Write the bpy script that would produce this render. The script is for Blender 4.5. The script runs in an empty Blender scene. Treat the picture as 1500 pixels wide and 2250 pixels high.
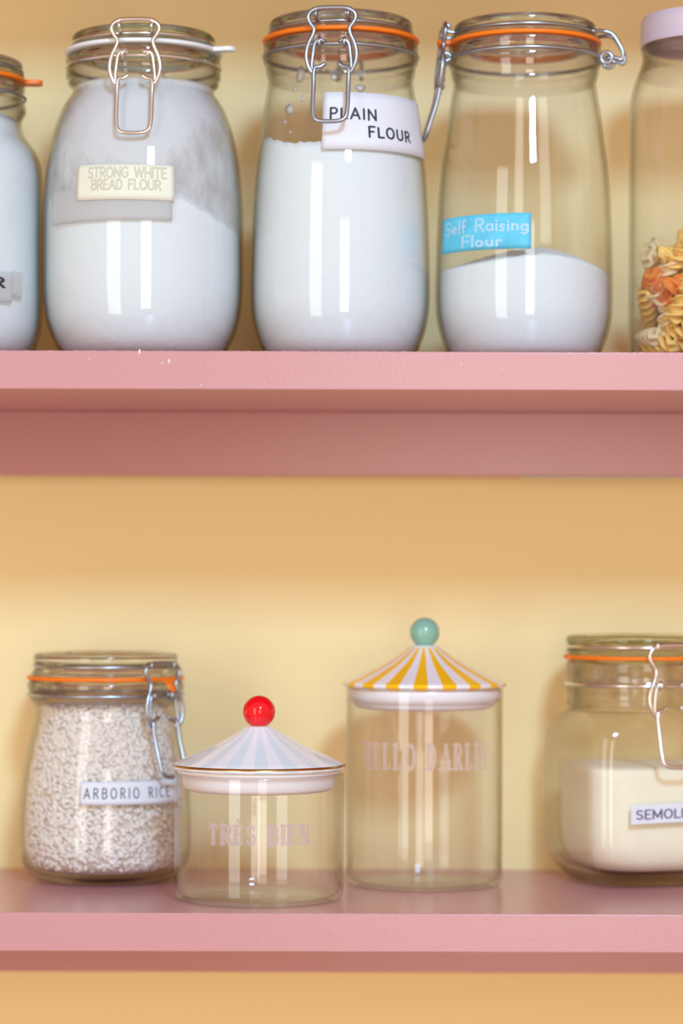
import bpy, math, random
import numpy as np
from math import sin, cos, pi, radians, asin, sqrt
random.seed(7)
scene = bpy.context.scene
COL = scene.collection

# ------------------------------------------------------------------ camera, world, lights, exposure
FPX = 6050.0                      # focal length in pixels of the 1500x2250 frame
HOR = 1272.0                      # row of the horizon in that frame
ZL = 1.10                         # top of the lower shelf
ZC = ZL + 0.2187                  # eye height
ZU = ZC + 0.1488                  # top of the upper shelf
YF = 1.80                         # shelf front edges
YW = 2.075                        # painted wall
TH = 0.0253                       # shelf thickness

cam = bpy.data.cameras.new('camera')
cam.sensor_fit = 'VERTICAL'
cam.sensor_height = 36.0
cam.sensor_width = 24.0
cam.lens = FPX / 2250.0 * 36.0
cam.shift_y = (HOR - 1125.0) / 2250.0
cam.clip_start = 0.05
cam.dof.use_dof = True
cam.dof.focus_distance = 1.835
cam.dof.aperture_fstop = 2.9
co = bpy.data.objects.new('camera', cam)
COL.objects.link(co)
co.location = (0, 0, ZC)
co.rotation_euler = (radians(90), radians(-0.17), 0)
scene.camera = co

w = bpy.data.worlds.new('world')
scene.world = w
w.use_nodes = True
nt = w.node_tree
nt.nodes.clear()
wo = nt.nodes.new('ShaderNodeOutputWorld')
bg = nt.nodes.new('ShaderNodeBackground')
tc = nt.nodes.new('ShaderNodeTexCoord')
sp = nt.nodes.new('ShaderNodeSeparateXYZ')
mr = nt.nodes.new('ShaderNodeMapRange')
cr = nt.nodes.new('ShaderNodeValToRGB')
nt.links.new(tc.outputs['Generated'], sp.inputs[0])
nt.links.new(sp.outputs['Z'], mr.inputs['Value'])
mr.inputs['From Min'].default_value = -1.0
nt.links.new(mr.outputs[0], cr.inputs[0])
WORLD = [(0.0, (0.55, 0.37, 0.25)), (0.42, (0.57, 0.37, 0.25)), (0.50, (0.57, 0.38, 0.25)), (0.58, (0.60, 0.44, 0.33)), (1.0, (0.55, 0.44, 0.36))]
els = cr.color_ramp.elements
els[0].position = 0.0
els[1].position = 1.0
for p_, c_ in WORLD[1:-1]:
    els.new(p_)
for e_, (p_, c_) in zip(els, WORLD):
    e_.position = p_
    e_.color = (*c_, 1)
nt.links.new(cr.outputs[0], bg.inputs[0])
bg.inputs[1].default_value = 1.28
nt.links.new(bg.outputs[0], wo.inputs[0])


def area_light(name, direction, dist, sx, sy, power, color, target=(0, 1.93, ZC)):
    d = np.array(direction, float)
    d /= np.linalg.norm(d)
    li = bpy.data.lights.new(name, 'AREA')
    li.shape = 'RECTANGLE'
    li.size = sx
    li.size_y = sy
    li.energy = power
    li.color = color
    o = bpy.data.objects.new(name, li)
    COL.objects.link(o)
    p = np.array(target) + d * dist
    o.location = p
    import mathutils
    o.rotation_euler = mathutils.Vector(-d).to_track_quat('-Z', 'Y').to_euler()
    return o


area_light('daylight_key', (0.19, -1.0, 0.535), 3.4, 0.42, 0.42, 46, (0.58, 1.0, 1.45))
area_light('window_left', (-0.62, -1.0, 0.05), 3.0, 0.80, 2.3, 40, (0.42, 0.46, 0.44))
area_light('window_right', (0.10, -1.0, 0.02), 4.2, 0.85, 2.0, 38, (0.58, 0.56, 0.50), )

scene.view_settings.view_transform = 'Standard'
scene.view_settings.look = 'None'
scene.view_settings.gamma = 1.0
scene.view_settings.use_curve_mapping = False
scene.view_settings.exposure = 0.03
scene.cycles.max_bounces = 14
scene.cycles.transparent_max_bounces = 48
scene.cycles.transmission_bounces = 12
scene.cycles.glossy_bounces = 5
scene.cycles.diffuse_bounces = 5
scene.cycles.sample_clamp_indirect = 6.0
scene.cycles.use_denoising = True


# ------------------------------------------------------------------ materials
def lin(c):
    return tuple((v / 255.0 / 12.92) if v / 255.0 <= 0.04045 else ((v / 255.0 + 0.055) / 1.055) ** 2.4 for v in c)


def mat(name, rgb, rough=0.5, metal=0.0, spec=0.5, coat=0.0, bump=None, mottle=None, srgb=True, sss=0.0):
    m = bpy.data.materials.new(name)
    m.use_nodes = True
    t = m.node_tree
    b = t.nodes['Principled BSDF']
    col = lin(rgb) if srgb else rgb
    b.inputs['Base Color'].default_value = (*col, 1)
    b.inputs['Roughness'].default_value = rough
    b.inputs['Metallic'].default_value = metal
    b.inputs['Specular IOR Level'].default_value = spec
    b.inputs['Coat Weight'].default_value = coat
    b.inputs['Coat Roughness'].default_value = 0.03
    if sss:
        b.inputs['Subsurface Weight'].default_value = sss
        b.inputs['Subsurface Radius'].default_value = (0.004, 0.003, 0.002)
    tcn = t.nodes.new('ShaderNodeTexCoord')
    if mottle:
        sc, amt = mottle
        n = t.nodes.new('ShaderNodeTexNoise')
        n.inputs['Scale'].default_value = sc
        n.inputs['Detail'].default_value = 4
        mx = t.nodes.new('ShaderNodeMixRGB')
        mx.inputs[1].default_value = (*[c * (1 - amt) for c in col], 1)
        mx.inputs[2].default_value = (*[min(1, c * (1 + amt)) for c in col], 1)
        t.links.new(tcn.outputs['Object'], n.inputs['Vector'])
        t.links.new(n.outputs['Fac'], mx.inputs[0])
        t.links.new(mx.outputs[0], b.inputs['Base Color'])
    if bump:
        sc, dist, st = bump
        n = t.nodes.new('ShaderNodeTexNoise')
        n.inputs['Scale'].default_value = sc
        n.inputs['Detail'].default_value = 3
        bp = t.nodes.new('ShaderNodeBump')
        bp.inputs['Distance'].default_value = dist
        bp.inputs['Strength'].default_value = st
        t.links.new(tcn.outputs['Object'], n.inputs['Vector'])
        t.links.new(n.outputs['Fac'], bp.inputs['Height'])
        t.links.new(bp.outputs[0], b.inputs['Normal'])
    return m


def thin_glass(name, tint=(0.97, 0.985, 0.975), edge=(0.62, 0.68, 0.58), gain=1.0, f0=0.04, rough=0.022, power=4.0):
    """one face of a clear glass wall: Fresnel reflection over tinted transparency, absorbing more at grazing angles"""
    m = bpy.data.materials.new(name)
    m.use_nodes = True
    t = m.node_tree
    t.nodes.clear()
    out = t.nodes.new('ShaderNodeOutputMaterial')
    g = t.nodes.new('ShaderNodeNewGeometry')
    dot = t.nodes.new('ShaderNodeVectorMath'); dot.operation = 'DOT_PRODUCT'
    t.links.new(g.outputs['Incoming'], dot.inputs[0])
    t.links.new(g.outputs['Normal'], dot.inputs[1])
    ab = t.nodes.new('ShaderNodeMath'); ab.operation = 'ABSOLUTE'
    t.links.new(dot.outputs['Value'], ab.inputs[0])
    om = t.nodes.new('ShaderNodeMath'); om.operation = 'SUBTRACT'
    om.inputs[0].default_value = 1.0
    om.use_clamp = True
    t.links.new(ab.outputs[0], om.inputs[1])
    p5 = t.nodes.new('ShaderNodeMath'); p5.operation = 'POWER'; p5.inputs[1].default_value = 5.0
    t.links.new(om.outputs[0], p5.inputs[0])
    fr = t.nodes.new('ShaderNodeMath'); fr.operation = 'MULTIPLY_ADD'
    fr.inputs[1].default_value = (1 - f0) * gain
    fr.inputs[2].default_value = f0
    fr.use_clamp = True
    t.links.new(p5.outputs[0], fr.inputs[0])
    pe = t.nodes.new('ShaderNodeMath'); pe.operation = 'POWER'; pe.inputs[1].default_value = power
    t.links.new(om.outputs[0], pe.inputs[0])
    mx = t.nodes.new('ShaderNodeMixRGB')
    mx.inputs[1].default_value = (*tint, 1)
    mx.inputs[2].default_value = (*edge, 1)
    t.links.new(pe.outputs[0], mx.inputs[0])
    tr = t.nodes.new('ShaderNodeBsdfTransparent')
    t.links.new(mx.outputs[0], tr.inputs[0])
    gl = t.nodes.new('ShaderNodeBsdfGlossy')
    gl.inputs['Roughness'].default_value = rough
    ms = t.nodes.new('ShaderNodeMixShader')
    t.links.new(fr.outputs[0], ms.inputs[0])
    t.links.new(tr.outputs[0], ms.inputs[1])
    t.links.new(gl.outputs[0], ms.inputs[2])
    t.links.new(ms.outputs[0], out.inputs[0])
    return m


def solid_glass(name, color):
    m = bpy.data.materials.new(name)
    m.use_nodes = True
    t = m.node_tree
    t.nodes.clear()
    out = t.nodes.new('ShaderNodeOutputMaterial')
    g = t.nodes.new('ShaderNodeBsdfGlass')
    g.inputs['Color'].default_value = (*color, 1)
    g.inputs['IOR'].default_value = 1.5
    g.inputs['Roughness'].default_value = 0.01
    t.links.new(g.outputs[0], out.inputs[0])
    return m


def film(name, rgb, opacity, noise=None, rough=0.8):
    """translucent coating: diffuse + transparent, optionally patchy"""
    m = bpy.data.materials.new(name)
    m.use_nodes = True
    t = m.node_tree
    t.nodes.clear()
    out = t.nodes.new('ShaderNodeOutputMaterial')
    d = t.nodes.new('ShaderNodeBsdfDiffuse')
    d.inputs[0].default_value = (*lin(rgb), 1)
    tl = t.nodes.new('ShaderNodeBsdfTranslucent')
    tl.inputs[0].default_value = (*lin(rgb), 1)
    md = t.nodes.new('ShaderNodeMixShader'); md.inputs[0].default_value = 0.25
    t.links.new(d.outputs[0], md.inputs[1]); t.links.new(tl.outputs[0], md.inputs[2])
    tr = t.nodes.new('ShaderNodeBsdfTransparent')
    ms = t.nodes.new('ShaderNodeMixShader')
    t.links.new(tr.outputs[0], ms.inputs[1])
    t.links.new(md.outputs[0], ms.inputs[2])
    if noise:
        scale, lo, hi, omin, omax = noise
        tcn = t.nodes.new('ShaderNodeTexCoord')
        n = t.nodes.new('ShaderNodeTexNoise')
        n.inputs['Scale'].default_value = scale
        n.inputs['Detail'].default_value = 5
        n.inputs['Roughness'].default_value = 0.6
        mp = t.nodes.new('ShaderNodeMapping')
        mp.inputs['Scale'].default_value = (1, 1, 0.55)
        t.links.new(tcn.outputs['Object'], mp.inputs[0])
        t.links.new(mp.outputs[0], n.inputs['Vector'])
        r = t.nodes.new('ShaderNodeMapRange')
        r.inputs['From Min'].default_value = lo
        r.inputs['From Max'].default_value = hi
        r.inputs['To Min'].default_value = omin
        r.inputs['To Max'].default_value = omax
        t.links.new(n.outputs['Fac'], r.inputs['Value'])
        t.links.new(r.outputs[0], ms.inputs[0])
    else:
        ms.inputs[0].default_value = opacity
    t.links.new(ms.outputs[0], out.inputs[0])
    return m


M = {
    'wall': mat('yellow_wall_paint', (249, 228, 168), 0.55, bump=(260, 0.0004, 0.25), mottle=(3.0, 0.02)),
    'pink': mat('pink_satin_paint', (200, 146, 150), 0.24, bump=(380, 0.00025, 0.35), mottle=(8, 0.02)),
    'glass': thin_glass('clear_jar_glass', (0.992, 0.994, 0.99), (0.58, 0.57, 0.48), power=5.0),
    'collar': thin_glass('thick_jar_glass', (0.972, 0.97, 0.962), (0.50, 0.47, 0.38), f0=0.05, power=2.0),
    'green_glass': thin_glass('greenish_lid_glass', (0.90, 0.93, 0.86), (0.25, 0.30, 0.10), f0=0.05, power=1.6),
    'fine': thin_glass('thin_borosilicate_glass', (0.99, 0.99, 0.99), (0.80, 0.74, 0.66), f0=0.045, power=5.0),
    'lidglass': solid_glass('cast_lid_glass', (0.97, 0.98, 0.96)),
    'lidgreen': solid_glass('cast_green_lid_glass', (0.94, 0.96, 0.88)),
    'orange': mat('orange_rubber', (255, 128, 8), 0.45),
    'whiterub': mat('white_rubber', (236, 240, 242), 0.5),
    'steel': mat('galvanised_wire', (176, 184, 196), 0.30, metal=1.0),
    'chrome': mat('polished_wire', (234, 230, 226), 0.20, metal=1.0),
    'flour': mat('white_flour', (226, 234, 238), 0.95, spec=0.1, bump=(160, 0.0012, 0.35)),
    'sugar': mat('fine_white_grains', (246, 247, 250), 0.9, spec=0.1, bump=(500, 0.0006, 0.4)),
    'semolina': mat('cream_semolina', (255, 246, 222), 0.95, spec=0.1, bump=(700, 0.0008, 0.5), mottle=(300, 0.05)),
    'rice': mat('pearly_rice', (240, 233, 227), 0.38, spec=0.5),
    'ricecore': mat('rice_mass', (222, 210, 196), 0.9, spec=0.1),
    'porcelain': mat('white_porcelain', (236, 240, 248), 0.08, coat=0.5),
    'seal': mat('white_silicone', (240, 238, 244), 0.35, spec=0.4),
    'gold': mat('gilt_edge', (196, 156, 96), 0.22, metal=1.0),
    'red': mat('red_glaze', (238, 0, 22), 0.08, spec=0.4, coat=0.3),
    'mint': mat('sage_green_glaze', (136, 188, 168), 0.08, coat=0.5),
    'paper': mat('white_paper', (226, 229, 239), 0.7),
    'cream': mat('cream_paper', (229, 230, 212), 0.7),
    'blue': mat('sky_blue_paper', (96, 200, 240), 0.6, mottle=(90, 0.28)),
    'ink': mat('black_ink', (38, 44, 48), 0.6),
    'greyink': mat('grey_ink', (92, 100, 112), 0.6),
    'purpleink': mat('violet_grey_ink', (98, 92, 124), 0.6),
    'fadedink': mat('faded_ink', (200, 199, 178), 0.7),
    'paleink': mat('pale_ink', (176, 216, 238), 0.7),
    'lilac': mat('lilac_grey_lid', (218, 208, 224), 0.34, metal=0.15),
    'pasta': mat('yellow_pasta', (248, 206, 112), 0.5, mottle=(120, 0.08)),
    'pastaorange': mat('orange_pasta', (238, 138, 44), 0.5, mottle=(120, 0.08)),
    'pastapale': mat('pale_pasta', (238, 214, 168), 0.5, mottle=(120, 0.06)),
    'etch': film('frosted_print', (214, 190, 196), 0.72),
    'etch2': film('pale_frosted_print', (232, 212, 204), 0.62),
    'tape': film('clear_tape', (222, 222, 222), 0.55),
    'dust': film('flour_dust', (234, 238, 244), 0.8, noise=(22, 0.36, 0.52, 0.45, 0.97)),
    'palestrip': mat('pale_strip', (226, 214, 200), 0.6),
}


def striped(name, c1, c2, count, phase, r_in=0.0):
    m = bpy.data.materials.new(name)
    m.use_nodes = True
    t = m.node_tree
    b = t.nodes['Principled BSDF']
    b.inputs['Roughness'].default_value = 0.12
    b.inputs['Coat Weight'].default_value = 0.4
    tcn = t.nodes.new('ShaderNodeTexCoord')
    s = t.nodes.new('ShaderNodeSeparateXYZ')
    t.links.new(tcn.outputs['Object'], s.inputs[0])
    at = t.nodes.new('ShaderNodeMath'); at.operation = 'ARCTAN2'
    ng = t.nodes.new('ShaderNodeMath'); ng.operation = 'MULTIPLY'; ng.inputs[1].default_value = -1
    t.links.new(s.outputs['Y'], ng.inputs[0])
    t.links.new(s.outputs['X'], at.inputs[0])
    t.links.new(ng.outputs[0], at.inputs[1])
    ma = t.nodes.new('ShaderNodeMath'); ma.operation = 'MULTIPLY_ADD'
    ma.inputs[1].default_value = count
    ma.inputs[2].default_value = -phase * count
    t.links.new(at.outputs[0], ma.inputs[0])
    cs = t.nodes.new('ShaderNodeMath'); cs.operation = 'COSINE'
    t.links.new(ma.outputs[0], cs.inputs[0])
    sm = t.nodes.new('ShaderNodeMapRange')
    sm.inputs['From Min'].default_value = -0.06
    sm.inputs['From Max'].default_value = 0.06
    t.links.new(cs.outputs[0], sm.inputs['Value'])
    # radius test: plain collar near the knob
    cx = t.nodes.new('ShaderNodeCombineXYZ')
    t.links.new(s.outputs['X'], cx.inputs[0]); t.links.new(s.outputs['Y'], cx.inputs[1])
    ln = t.nodes.new('ShaderNodeVectorMath'); ln.operation = 'LENGTH'
    t.links.new(cx.outputs[0], ln.inputs[0])
    gt = t.nodes.new('ShaderNodeMath'); gt.operation = 'GREATER_THAN'; gt.inputs[1].default_value = r_in
    t.links.new(ln.outputs['Value'], gt.inputs[0])
    mu = t.nodes.new('ShaderNodeMath'); mu.operation = 'MULTIPLY'
    t.links.new(sm.outputs[0], mu.inputs[0]); t.links.new(gt.outputs[0], mu.inputs[1])
    mx = t.nodes.new('ShaderNodeMixRGB')
    mx.inputs[1].default_value = (*lin(c2), 1)
    mx.inputs[2].default_value = (*lin(c1), 1)
    t.links.new(mu.outputs[0], mx.inputs[0])
    t.links.new(mx.outputs[0], b.inputs['Base Color'])
    return m


# ------------------------------------------------------------------ mesh helpers
class MB:
    def __init__(self):
        self.v = []
        self.f = []

    def add(self, vs, fs):
        o = len(self.v)
        self.v.extend([tuple(p) for p in vs])
        self.f.extend([tuple(i + o for i in f) for f in fs])
        return self

    def box(self, a, b):
        x0, y0, z0 = a; x1, y1, z1 = b
        vs = [(x0, y0, z0), (x1, y0, z0), (x1, y1, z0), (x0, y1, z0), (x0, y0, z1), (x1, y0, z1), (x1, y1, z1), (x0, y1, z1)]
        return self.add(vs, [(0, 3, 2, 1), (4, 5, 6, 7), (0, 1, 5, 4), (1, 2, 6, 5), (2, 3, 7, 6), (3, 0, 4, 7)])

    def lathe(self, prof, seg=96, closed=False, cap0=False, cap1=False):
        vs, fs = [], []
        n = len(prof)
        for r, z in prof:
            for k in range(seg):
                a = 2 * pi * k / seg
                vs.append((r * cos(a), r * sin(a), z))
        m = n if closed else n - 1
        for i in range(m):
            j = (i + 1) % n
            for k in range(seg):
                l = (k + 1) % seg
                fs.append((i * seg + k, i * seg + l, j * seg + l, j * seg + k))
        if cap0:
            fs.append(tuple(range(seg))[::-1])
        if cap1:
            fs.append(tuple((n - 1) * seg + k for k in range(seg)))
        return self.add(vs, fs)

    def tube(self, pts, r=0.00125, sides=10, closed=False, smooth=4):
        P = spline(pts, smooth, closed) if smooth > 1 else [np.array(p, float) for p in pts]
        n = len(P)
        T = []
        for i in range(n):
            if closed:
                t = P[(i + 1) % n] - P[i - 1]
            else:
                t = P[min(i + 1, n - 1)] - P[max(i - 1, 0)]
            T.append(t / (np.linalg.norm(t) + 1e-12))
        ref = np.array([0, 0, 1.0])
        if abs(T[0] @ ref) > 0.9:
            ref = np.array([1.0, 0, 0])
        N = np.cross(T[0], ref); N /= np.linalg.norm(N)
        vs, fs = [], []
        for i in range(n):
            N = N - T[i] * (N @ T[i]); N /= np.linalg.norm(N)
            B = np.cross(T[i], N)
            for k in range(sides):
                a = 2 * pi * k / sides
                vs.append(P[i] + r * (cos(a) * N + sin(a) * B))
        m = n if closed else n - 1
        for i in range(m):
            j = (i + 1) % n
            for k in range(sides):
                l = (k + 1) % sides
                fs.append((i * sides + k, i * sides + l, j * sides + l, j * sides + k))
        if not closed:
            fs.append(tuple(range(sides))[::-1])
            fs.append(tuple((n - 1) * sides + k for k in range(sides)))
        return self.add(vs, fs)

    def sphere(self, c, r, seg=32, rings=20, z0=-1.0, sc=(1, 1, 1)):
        prof = []
        a0 = asin(max(-1, z0))
        for i in range(rings + 1):
            a = a0 + (pi / 2 - a0) * i / rings
            prof.append((max(1e-6, r * cos(a)), r * sin(a)))
        o = len(self.v)
        self.lathe(prof, seg)
        for i in range(o, len(self.v)):
            x, y, z = self.v[i]
            self.v[i] = (x * sc[0] + c[0], y * sc[1] + c[1], z * sc[2] + c[2])
        return self

    def build(self, name, m, parent=None, smooth=True, loc=(0, 0, 0), bevel=None, angle=None, normals=True):
        me = bpy.data.meshes.new(name)
        me.from_pydata([tuple(map(float, p)) for p in self.v], [], self.f)
        me.materials.append(m)
        if normals:
            import bmesh
            bm = bmesh.new(); bm.from_mesh(me)
            bmesh.ops.recalc_face_normals(bm, faces=bm.faces)
            bm.to_mesh(me); bm.free()
        if smooth:
            me.polygons.foreach_set('use_smooth', [True] * len(me.polygons))
            if angle is not None:
                me.set_sharp_from_angle(angle=radians(angle))
        me.update()
        o = bpy.data.objects.new(name, me)
        COL.objects.link(o)
        o.location = loc
        if parent:
            o.parent = parent
        if bevel:
            b = o.modifiers.new('bevel', 'BEVEL')
            b.width = bevel; b.segments = 3
        return o


def spline(pts, sub=4, closed=False):
    """centripetal Catmull-Rom through the points"""
    P = [np.array(p, float) for p in pts]
    n = len(P)
    if n < 3:
        return P
    out = []
    rng = range(n) if closed else range(n - 1)
    for i in rng:
        p1, p2 = P[i], P[(i + 1) % n]
        p0 = P[i - 1] if (i > 0 or closed) else 2 * p1 - p2
        p3 = P[(i + 2) % n] if (i + 2 < n or closed) else 2 * p2 - p1
        t0 = 0.0
        t1 = t0 + max(np.linalg.norm(p1 - p0), 1e-9) ** 0.5
        t2 = t1 + max(np.linalg.norm(p2 - p1), 1e-9) ** 0.5
        t3 = t2 + max(np.linalg.norm(p3 - p2), 1e-9) ** 0.5
        for k in range(sub):
            t = t1 + (t2 - t1) * k / sub
            A1 = (t1 - t) / (t1 - t0) * p0 + (t - t0) / (t1 - t0) * p1
            A2 = (t2 - t) / (t2 - t1) * p1 + (t - t1) / (t2 - t1) * p2
            A3 = (t3 - t) / (t3 - t2) * p2 + (t - t2) / (t3 - t2) * p3
            B1 = (t2 - t) / (t2 - t0) * A1 + (t - t0) / (t2 - t0) * A2
            B2 = (t3 - t) / (t3 - t1) * A2 + (t - t1) / (t3 - t1) * A3
            out.append((t2 - t) / (t2 - t1) * B1 + (t - t1) / (t2 - t1) * B2)
    if not closed:
        out.append(P[-1])
    return out


def thing(name, label, cat, loc, group=None, rz=0.0):
    o = bpy.data.objects.new(name, None)
    COL.objects.link(o)
    o.empty_display_size = 0.02
    o.location = loc
    o.rotation_euler = (0, 0, rz)
    return tag(o, label, cat, group)


def tag(o, label, cat=None, group=None, kind=None):
    o['label'] = label
    if cat: o['category'] = cat
    if group: o['group'] = group
    if kind: o['kind'] = kind
    return o


def part_label(o, label):
    o['label'] = label
    return o


# ------------------------------------------------------------------ stroke lettering
def arcp(cx, cy, rx, ry, a0, a1, n=12):
    return [(cx + rx * cos(radians(a0 + (a1 - a0) * i / n)), cy + ry * sin(radians(a0 + (a1 - a0) * i / n))) for i in range(n + 1)]


# glyph: (width, [(kind, points)])   kind v = stem, h = thin arm, c = curve, d = heavy diagonal
G = {
    'A': (0.72, [('h', [(0.02, 0), (0.36, 1)]), ('d', [(0.36, 1), (0.70, 0)]), ('h', [(0.14, 0.32), (0.58, 0.32)])]),
    'B': (0.60, [('v', [(0.06, 0), (0.06, 1)]), ('c', [(0.06, 1), (0.32, 1)] + arcp(0.32, 0.77, 0.22, 0.23, 90, -90) + [(0.06, 0.54)]),
                 ('c', [(0.06, 0.54), (0.34, 0.54)] + arcp(0.34, 0.27, 0.24, 0.27, 90, -90) + [(0.06, 0)])]),
    'C': (0.66, [('c', arcp(0.36, 0.5, 0.32, 0.5, 50, 310, 22))]),
    'D': (0.66, [('v', [(0.06, 0), (0.06, 1)]), ('c', [(0.06, 1), (0.24, 1)] + arcp(0.24, 0.5, 0.36, 0.5, 90, -90, 18) + [(0.06, 0)])]),
    'E': (0.54, [('v', [(0.06, 0), (0.06, 1)]), ('h', [(0.06, 1), (0.52, 1)]), ('h', [(0.06, 0.52), (0.44, 0.52)]), ('h', [(0.06, 0), (0.54, 0)])]),
    'F': (0.52, [('v', [(0.06, 0), (0.06, 1)]), ('h', [(0.06, 1), (0.52, 1)]), ('h', [(0.06, 0.52), (0.42, 0.52)])]),
    'G': (0.72, [('c', arcp(0.38, 0.5, 0.33, 0.5, 48, 325, 22) + [(0.68, 0.46)]), ('h', [(0.42, 0.46), (0.68, 0.46)])]),
    'H': (0.68, [('v', [(0.06, 0), (0.06, 1)]), ('v', [(0.62, 0), (0.62, 1)]), ('h', [(0.06, 0.5), (0.62, 0.5)])]),
    'I': (0.12, [('v', [(0.06, 0), (0.06, 1)])]),
    'L': (0.50, [('v', [(0.06, 0), (0.06, 1)]), ('h', [(0.06, 0), (0.50, 0)])]),
    'M': (0.86, [('h', [(0.06, 0), (0.06, 1)]), ('d', [(0.06, 1), (0.43, 0.15)]), ('h', [(0.43, 0.15), (0.80, 1)]), ('v', [(0.80, 1), (0.80, 0)])]),
    'N': (0.70, [('h', [(0.06, 0), (0.06, 1)]), ('d', [(0.06, 1), (0.64, 0)]), ('h', [(0.64, 0), (0.64, 1)])]),
    'O': (0.76, [('c', arcp(0.38, 0.5, 0.34, 0.5, 0, 360, 28))]),
    'P': (0.56, [('v', [(0.06, 0), (0.06, 1)]), ('c', [(0.06, 1), (0.30, 1)] + arcp(0.30, 0.74, 0.24, 0.26, 90, -90) + [(0.06, 0.48)])]),
    'R': (0.60, [('v', [(0.06, 0), (0.06, 1)]), ('c', [(0.06, 1), (0.30, 1)] + arcp(0.30, 0.75, 0.24, 0.25, 90, -90) + [(0.06, 0.50)]),
                 ('d', [(0.28, 0.50), (0.58, 0)])]),
    'S': (0.60, [('c', arcp(0.30, 0.75, 0.22, 0.25, 30, 270, 16)[:-1] + arcp(0.30, 0.25, 0.25, 0.25, 90, -150, 16))]),
    'T': (0.62, [('v', [(0.31, 0), (0.31, 1)]), ('h', [(0.0, 1), (0.62, 1)])]),
    'U': (0.68, [('c', [(0.06, 1), (0.06, 0.3)] + arcp(0.34, 0.3, 0.28, 0.3, 180, 360, 16) + [(0.62, 1)])]),
    'W': (0.98, [('d', [(0.02, 1), (0.25, 0)]), ('h', [(0.25, 0), (0.49, 0.95)]), ('d', [(0.49, 0.95), (0.73, 0)]), ('h', [(0.73, 0), (0.96, 1)])]),
    "'": (0.12, [('h', [(0.08, 1.02), (0.03, 0.80)])]),
    ' ': (0.42, []),
    '-': (0.36, [('h', [(0.03, 0.42), (0.33, 0.42)])]),
    'a': (0.46, [('c', arcp(0.22, 0.24, 0.19, 0.24, 20, 340, 14)), ('h', [(0.41, 0.48), (0.42, 0.02)])]),
    'e': (0.46, [('c', [(0.05, 0.26), (0.41, 0.28)] + arcp(0.22, 0.25, 0.19, 0.25, 10, 310, 14))]),
    'l': (0.10, [('h', [(0.05, 0), (0.05, 1)])]),
    'f': (0.34, [('c', [(0.32, 0.95), (0.22, 1.0), (0.14, 0.85), (0.14, 0)]), ('h', [(0.0, 0.5), (0.3, 0.5)])]),
    'i': (0.10, [('h', [(0.05, 0), (0.05, 0.5)]), ('h', [(0.05, 0.70), (0.05, 0.74)])]),
    's': (0.34, [('c', [(0.30, 0.44), (0.16, 0.50), (0.05, 0.38), (0.28, 0.16), (0.18, 0.0), (0.03, 0.06)])]),
    'n': (0.42, [('h', [(0.05, 0), (0.05, 0.5)]), ('c', [(0.05, 0.36), (0.2, 0.5), (0.36, 0.36), (0.37, 0)])]),
    'g': (0.44, [('c', arcp(0.21, 0.25, 0.18, 0.24, 20, 340, 14)), ('c', [(0.40, 0.5), (0.40, -0.12), (0.24, -0.28), (0.05, -0.2)])]),
    'o': (0.44, [('c', arcp(0.22, 0.25, 0.18, 0.25, 0, 360, 14))]),
    'u': (0.42, [('c', [(0.05, 0.5), (0.06, 0.12), (0.2, 0.0), (0.36, 0.14), (0.37, 0.5)]), ('h', [(0.37, 0.5), (0.38, 0)])]),
    'r': (0.30, [('h', [(0.05, 0), (0.05, 0.5)]), ('c', [(0.05, 0.34), (0.16, 0.5), (0.28, 0.46)])]),
}


def text_strokes(txt, style='sans', weight=0.13, track=0.16, hand=0.0, xs=1.0):
    """strokes as (x0,y0,x1,y1,halfwidth) in units of the cap height; returns strokes and total width"""
    rnd = random.Random(hash(txt) % 1000 if False else len(txt) * 7 + 3)
    out = []
    x = 0.0
    for ch in txt:
        accent = None
        if ch == 'È':
            ch, accent = 'E', [(0.18, 1.34), (0.36, 1.16)]
        wd, st = G[ch]
        sl = style == 'slab'
        wd2 = wd * xs + (0.16 if sl and ch not in " '" else 0)
        ox = x + (0.08 if sl and ch not in " '" else 0)
        jy = (rnd.random() - 0.5) * hand
        js = 1 + (rnd.random() - 0.5) * hand
        for kind, pts in st:
            if sl:
                hw = {'v': weight, 'h': weight * 0.42, 'c': weight * 0.78, 'd': weight * 0.9}[kind]
                if ch in 'S': hw = weight * 0.62
            else:
                hw = weight / 2
            for (a, b), (c, d) in zip(pts[:-1], pts[1:]):
                out.append((ox + a * xs, jy + b * js, ox + c * xs, jy + d * js, hw))
            if sl and (kind == 'v' or (kind in 'hd' and ch in 'NAHM')):
                for (a, b) in (pts[0], pts[-1]):
                    if ch == 'A' and b > 0.5: continue
                    if ch == 'T' and b > 0.5: continue
                    if ch == 'N' and kind == 'd': continue
                    yy = b
                    e0 = 0.15
                    out.append((ox + a * xs - e0, yy, ox + a * xs + e0, yy, weight * 0.38))
        if sl:
            if ch in 'EFLT':   # vertical spurs at the arm ends
                for kind, pts in st:
                    if kind == 'h':
                        for (a, b) in ([pts[-1]] if ch != 'T' else pts):
                            if b == 0.52: d = 0.10; out.append((ox + a * xs, b - d, ox + a * xs, b + d, weight * 0.3))
                            elif b == 1: out.append((ox + a * xs, b, ox + a * xs, b - 0.24, weight * 0.34))
                            else: out.append((ox + a * xs, b, ox + a * xs, b + 0.26, weight * 0.34))
            if ch == 'S':
                out.append((ox + 0.50 * xs, 0.98, ox + 0.50 * xs, 0.74, weight * 0.3))
                out.append((ox + 0.07 * xs, 0.02, ox + 0.07 * xs, 0.26, weight * 0.3))
        if accent:
            (a, b), (c, d) = accent
            out.append((ox + a * xs, b, ox + c * xs, d, weight * 0.5))
        x += wd2 + track
    return out, x - track


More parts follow.
